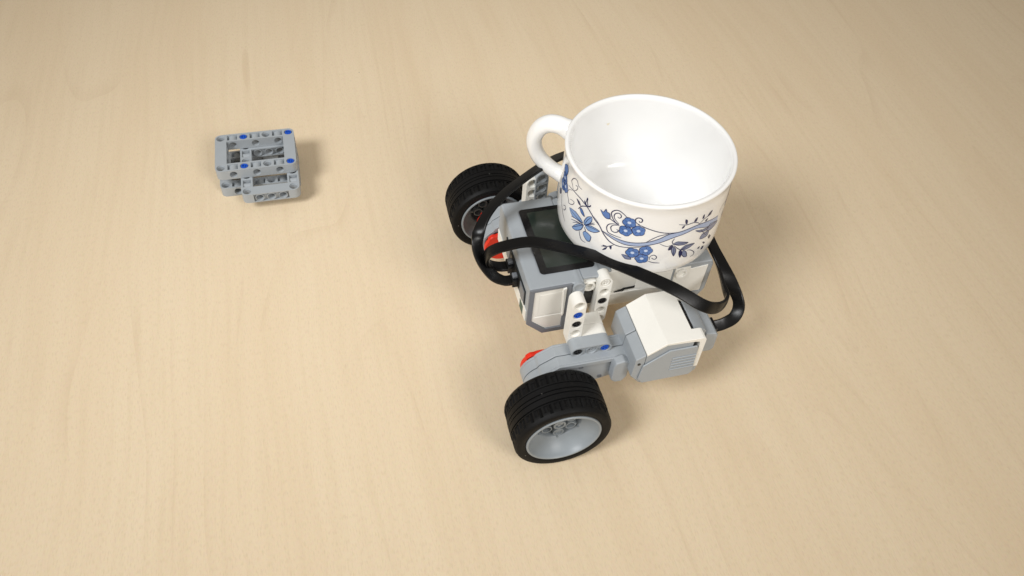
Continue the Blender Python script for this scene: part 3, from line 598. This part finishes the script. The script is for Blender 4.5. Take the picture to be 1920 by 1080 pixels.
# ================================================================ MUG
MUC = (67.3, 101.8); MZ = 81.5
cR, sR = math.cos(RA), math.sin(RA)
mug = empty('flowered_mug', (RX+cR*MUC[0]-sR*MUC[1], RY+sR*MUC[0]+cR*MUC[1], MZ), RA, 'empty white glass mug with blue flower print standing on the robot', 'mug')
PROF = [(0, 36.5), (1, 38.6), (2.5, 41), (5, 44), (8, 45.8), (12, 46.3), (20, 46.5), (30, 46.3), (40, 46), (50, 45.8), (55.4, 45.9)]
def RZ(z):
    for (z0, r0), (z1, r1) in zip(PROF, PROF[1:]):
        if z <= z1: return r0+(r1-r0)*(z-z0)/(z1-z0)
    return PROF[-1][1]
mb = MB()
out = [(r, z) for z, r in PROF]
prof = [(33, .6), (35.2, 0)] + out + [(46.25, 56.2), (46.3, 57.0), (45.8, 57.7), (44.9, 57.9), (44.0, 57.6), (43.4, 56.8), (43.2, 55)] + [(43.1, 48), (43.2, 38), (43.3, 28), (43.3, 20), (42.6, 14), (40.4, 9.5), (36, 6.4), (29, 4.9), (18, 4.4), (6, 4.2)]
mb.lathe(prof, (0, 0, 0), 'z', 128)
glass_body = build('glass_body', mb, GLASS, mug, angle=50)
hz = math.radians(142); dh = (math.cos(hz), math.sin(hz))
cl = [(44.6, 132.4), (48.5, 133.2), (53.5, 133.9), (59.0, 132.4), (63.8, 127.6), (66.5, 119.8), (65.6, 112.4), (61.6, 105.9), (55.0, 101.5), (49.0, 99.6), (44.6, 98.9)]
path = crom([(r*dh[0], r*dh[1], z-MZ+.4) for r, z in cl], 6)
nP = len(path); rad = [(lambda e: (5.2+1.4*e, 4.5+1.2*e))(max(0, abs(i/(nP-1)-.5)*2-.72)/.28) for i in range(nP)]
mb = MB(); mb.tube([tuple(p_) for p_ in path], rad, 18); build('handle', mb, GLASS, mug, angle=60)
mb = MB(); rr_ = []
for k in range(14):
    a = 2*PI*k/14; q = (1.0+.35*math.sin(3*a)+.2*math.cos(5*a)); t = math.radians(100.4)+q*.9*math.cos(a)/43; z = 40.4+q*.7*math.sin(a)
    rr_.append((43.03*math.cos(t), 43.03*math.sin(t), z))
mb.face(*mb.loop(rr_)); build('tea_stain', mb, STAIN, mug)
# printed flowers: thin ink layers lying on the outside of the glass
def on(th, z, d): 
    r = RZ(z)+d; t = math.radians(th); return (r*math.cos(t), r*math.sin(t), z)
def ink_line(mb, pts, wdt, d):
    P = crom([Vector((math.radians(t)*46, z, 0)) for t, z in pts], 6); L, Rr = [], []
    n = len(P)
    for i, q in enumerate(P):
        t = P[min(i+1, n-1)]-P[max(i-1, 0)]
        if t.length < 1e-6: t = Vector((1, 0, 0))
        t.normalize(); nn = Vector((-t.y, t.x, 0)); tp = wdt/2*(.45+.55*min(1, 4*i/n, 4*(n-1-i)/n+.1))
        for lst, sg in ((L, 1), (Rr, -1)):
            e = q+nn*tp*sg; lst.append(mb.p(*on(math.degrees(e.x/46), e.y, d)))
    mb.bridge(L, Rr, False)
def ink_fill(mb, pts, d, rings=4):
    """pts in (theta,z); ear-clipped then the triangles subdivided so that they hug the glass"""
    from mathutils.geometry import tessellate_polygon
    V = [Vector((math.radians(t)*46, z, 0)) for t, z in pts]
    def put(a, b, c, k):
        if k and max((a-b).length, (b-c).length, (c-a).length) > 1.6:
            ab, bc, ca_ = (a+b)/2, (b+c)/2, (c+a)/2
            for t in ((a, ab, ca_), (ab, b, bc), (ca_, bc, c), (ab, bc, ca_)): put(*t, k-1)
        else: mb.face(*[mb.p(*on(math.degrees(q.x/46), q.y, d)) for q in (a, b, c)])
    for tri in tessellate_polygon([V]): put(*[V[i] if isinstance(i, int) else Vector(i) for i in tri], 3)
def smooth_poly(pts, n=4):
    Q = [pts[-1]]+pts+[pts[0], pts[1]]; out = []
    for i in range(1, len(Q)-2):
        p0, p1, p2, p3 = (Vector((*x, 0)) for x in Q[i-1:i+3])
        for k in range(n):
            t = k/n; q = .5*((2*p1)+(-p0+p2)*t*.7+(2*p0-5*p1+4*p2-p3)*t*t*.7+(-p0+3*p1-3*p2+p3)*t**3*.7+(0*p1)) if False else p1.lerp(p2, t)
            c = (p2-p0)*.18*(t*(1-t)**2)*2-(p3-p1)*.18*(t*t*(1-t))*2
            q = q+c; out.append((q.x, q.y))
    return out
PM = {'band': P_BAND, 'blue': P_BLUE, 'pale': P_PALE, 'navy': P_NAVY, 'slate': P_SLATE}
def print_set(dth):
    sh = lambda pts: [(t+dth, z) for t, z in pts]
    groups = {}
    for c, pts in FILLS:
        nm = {'band': 'ribbon_print', 'navy': 'leaf_print', 'blue': 'bud_print', 'pale': 'lily_print', 'slate': 'leaf_print'}[c]
        mb = MB(); pp = smooth_poly(sh(pts)) if c != 'band' else sh(pts)
        ink_fill(mb, pp, .10)
        if c not in ('band', 'navy'):
            mb.cur = 1; ink_line(mb, pp+[pp[0]], .42, .16)
        build(nm, mb, [PM[c], P_NAVY], mug, angle=80)
    for t, z, r in FLOWERS:
        r = 3.65; N = 40; mb = MB()
        def petal(k, rr):
            a = 2*PI*k/N; q = rr*(.86+.14*abs(math.cos(2.5*a+t))) ; return (t+dth+math.degrees(q*math.cos(a)/46), z+q*math.sin(a))
        ink_fill(mb, [petal(k, r) for k in range(N)], .12)
        mb.cur = 1; ink_line(mb, [petal(k, r) for k in range(N+1)], .34, .18)
        for k in range(5):
            a = 2*PI*k/5+.3; ink_line(mb, [(t+dth+math.degrees(q*math.cos(a)/46), z+q*math.sin(a)) for q in (1.3, 1.9, 2.6)], .2, .18)
        mb.cur = 2; ink_fill(mb, [(t+dth+math.degrees(1.0*math.cos(2*PI*k/14)/46), z+.9*math.sin(2*PI*k/14)) for k in range(14)], .17)
        build('flower_print', mb, [P_BLUE, P_NAVY, P_CORE], mug, angle=80)
    mb = MB()
    for wdt, pts in LINES: ink_line(mb, sh(pts), wdt*1.35, .14)
    build('vine_print', mb, P_NAVY, mug, angle=80)
print_set(0); print_set(150)
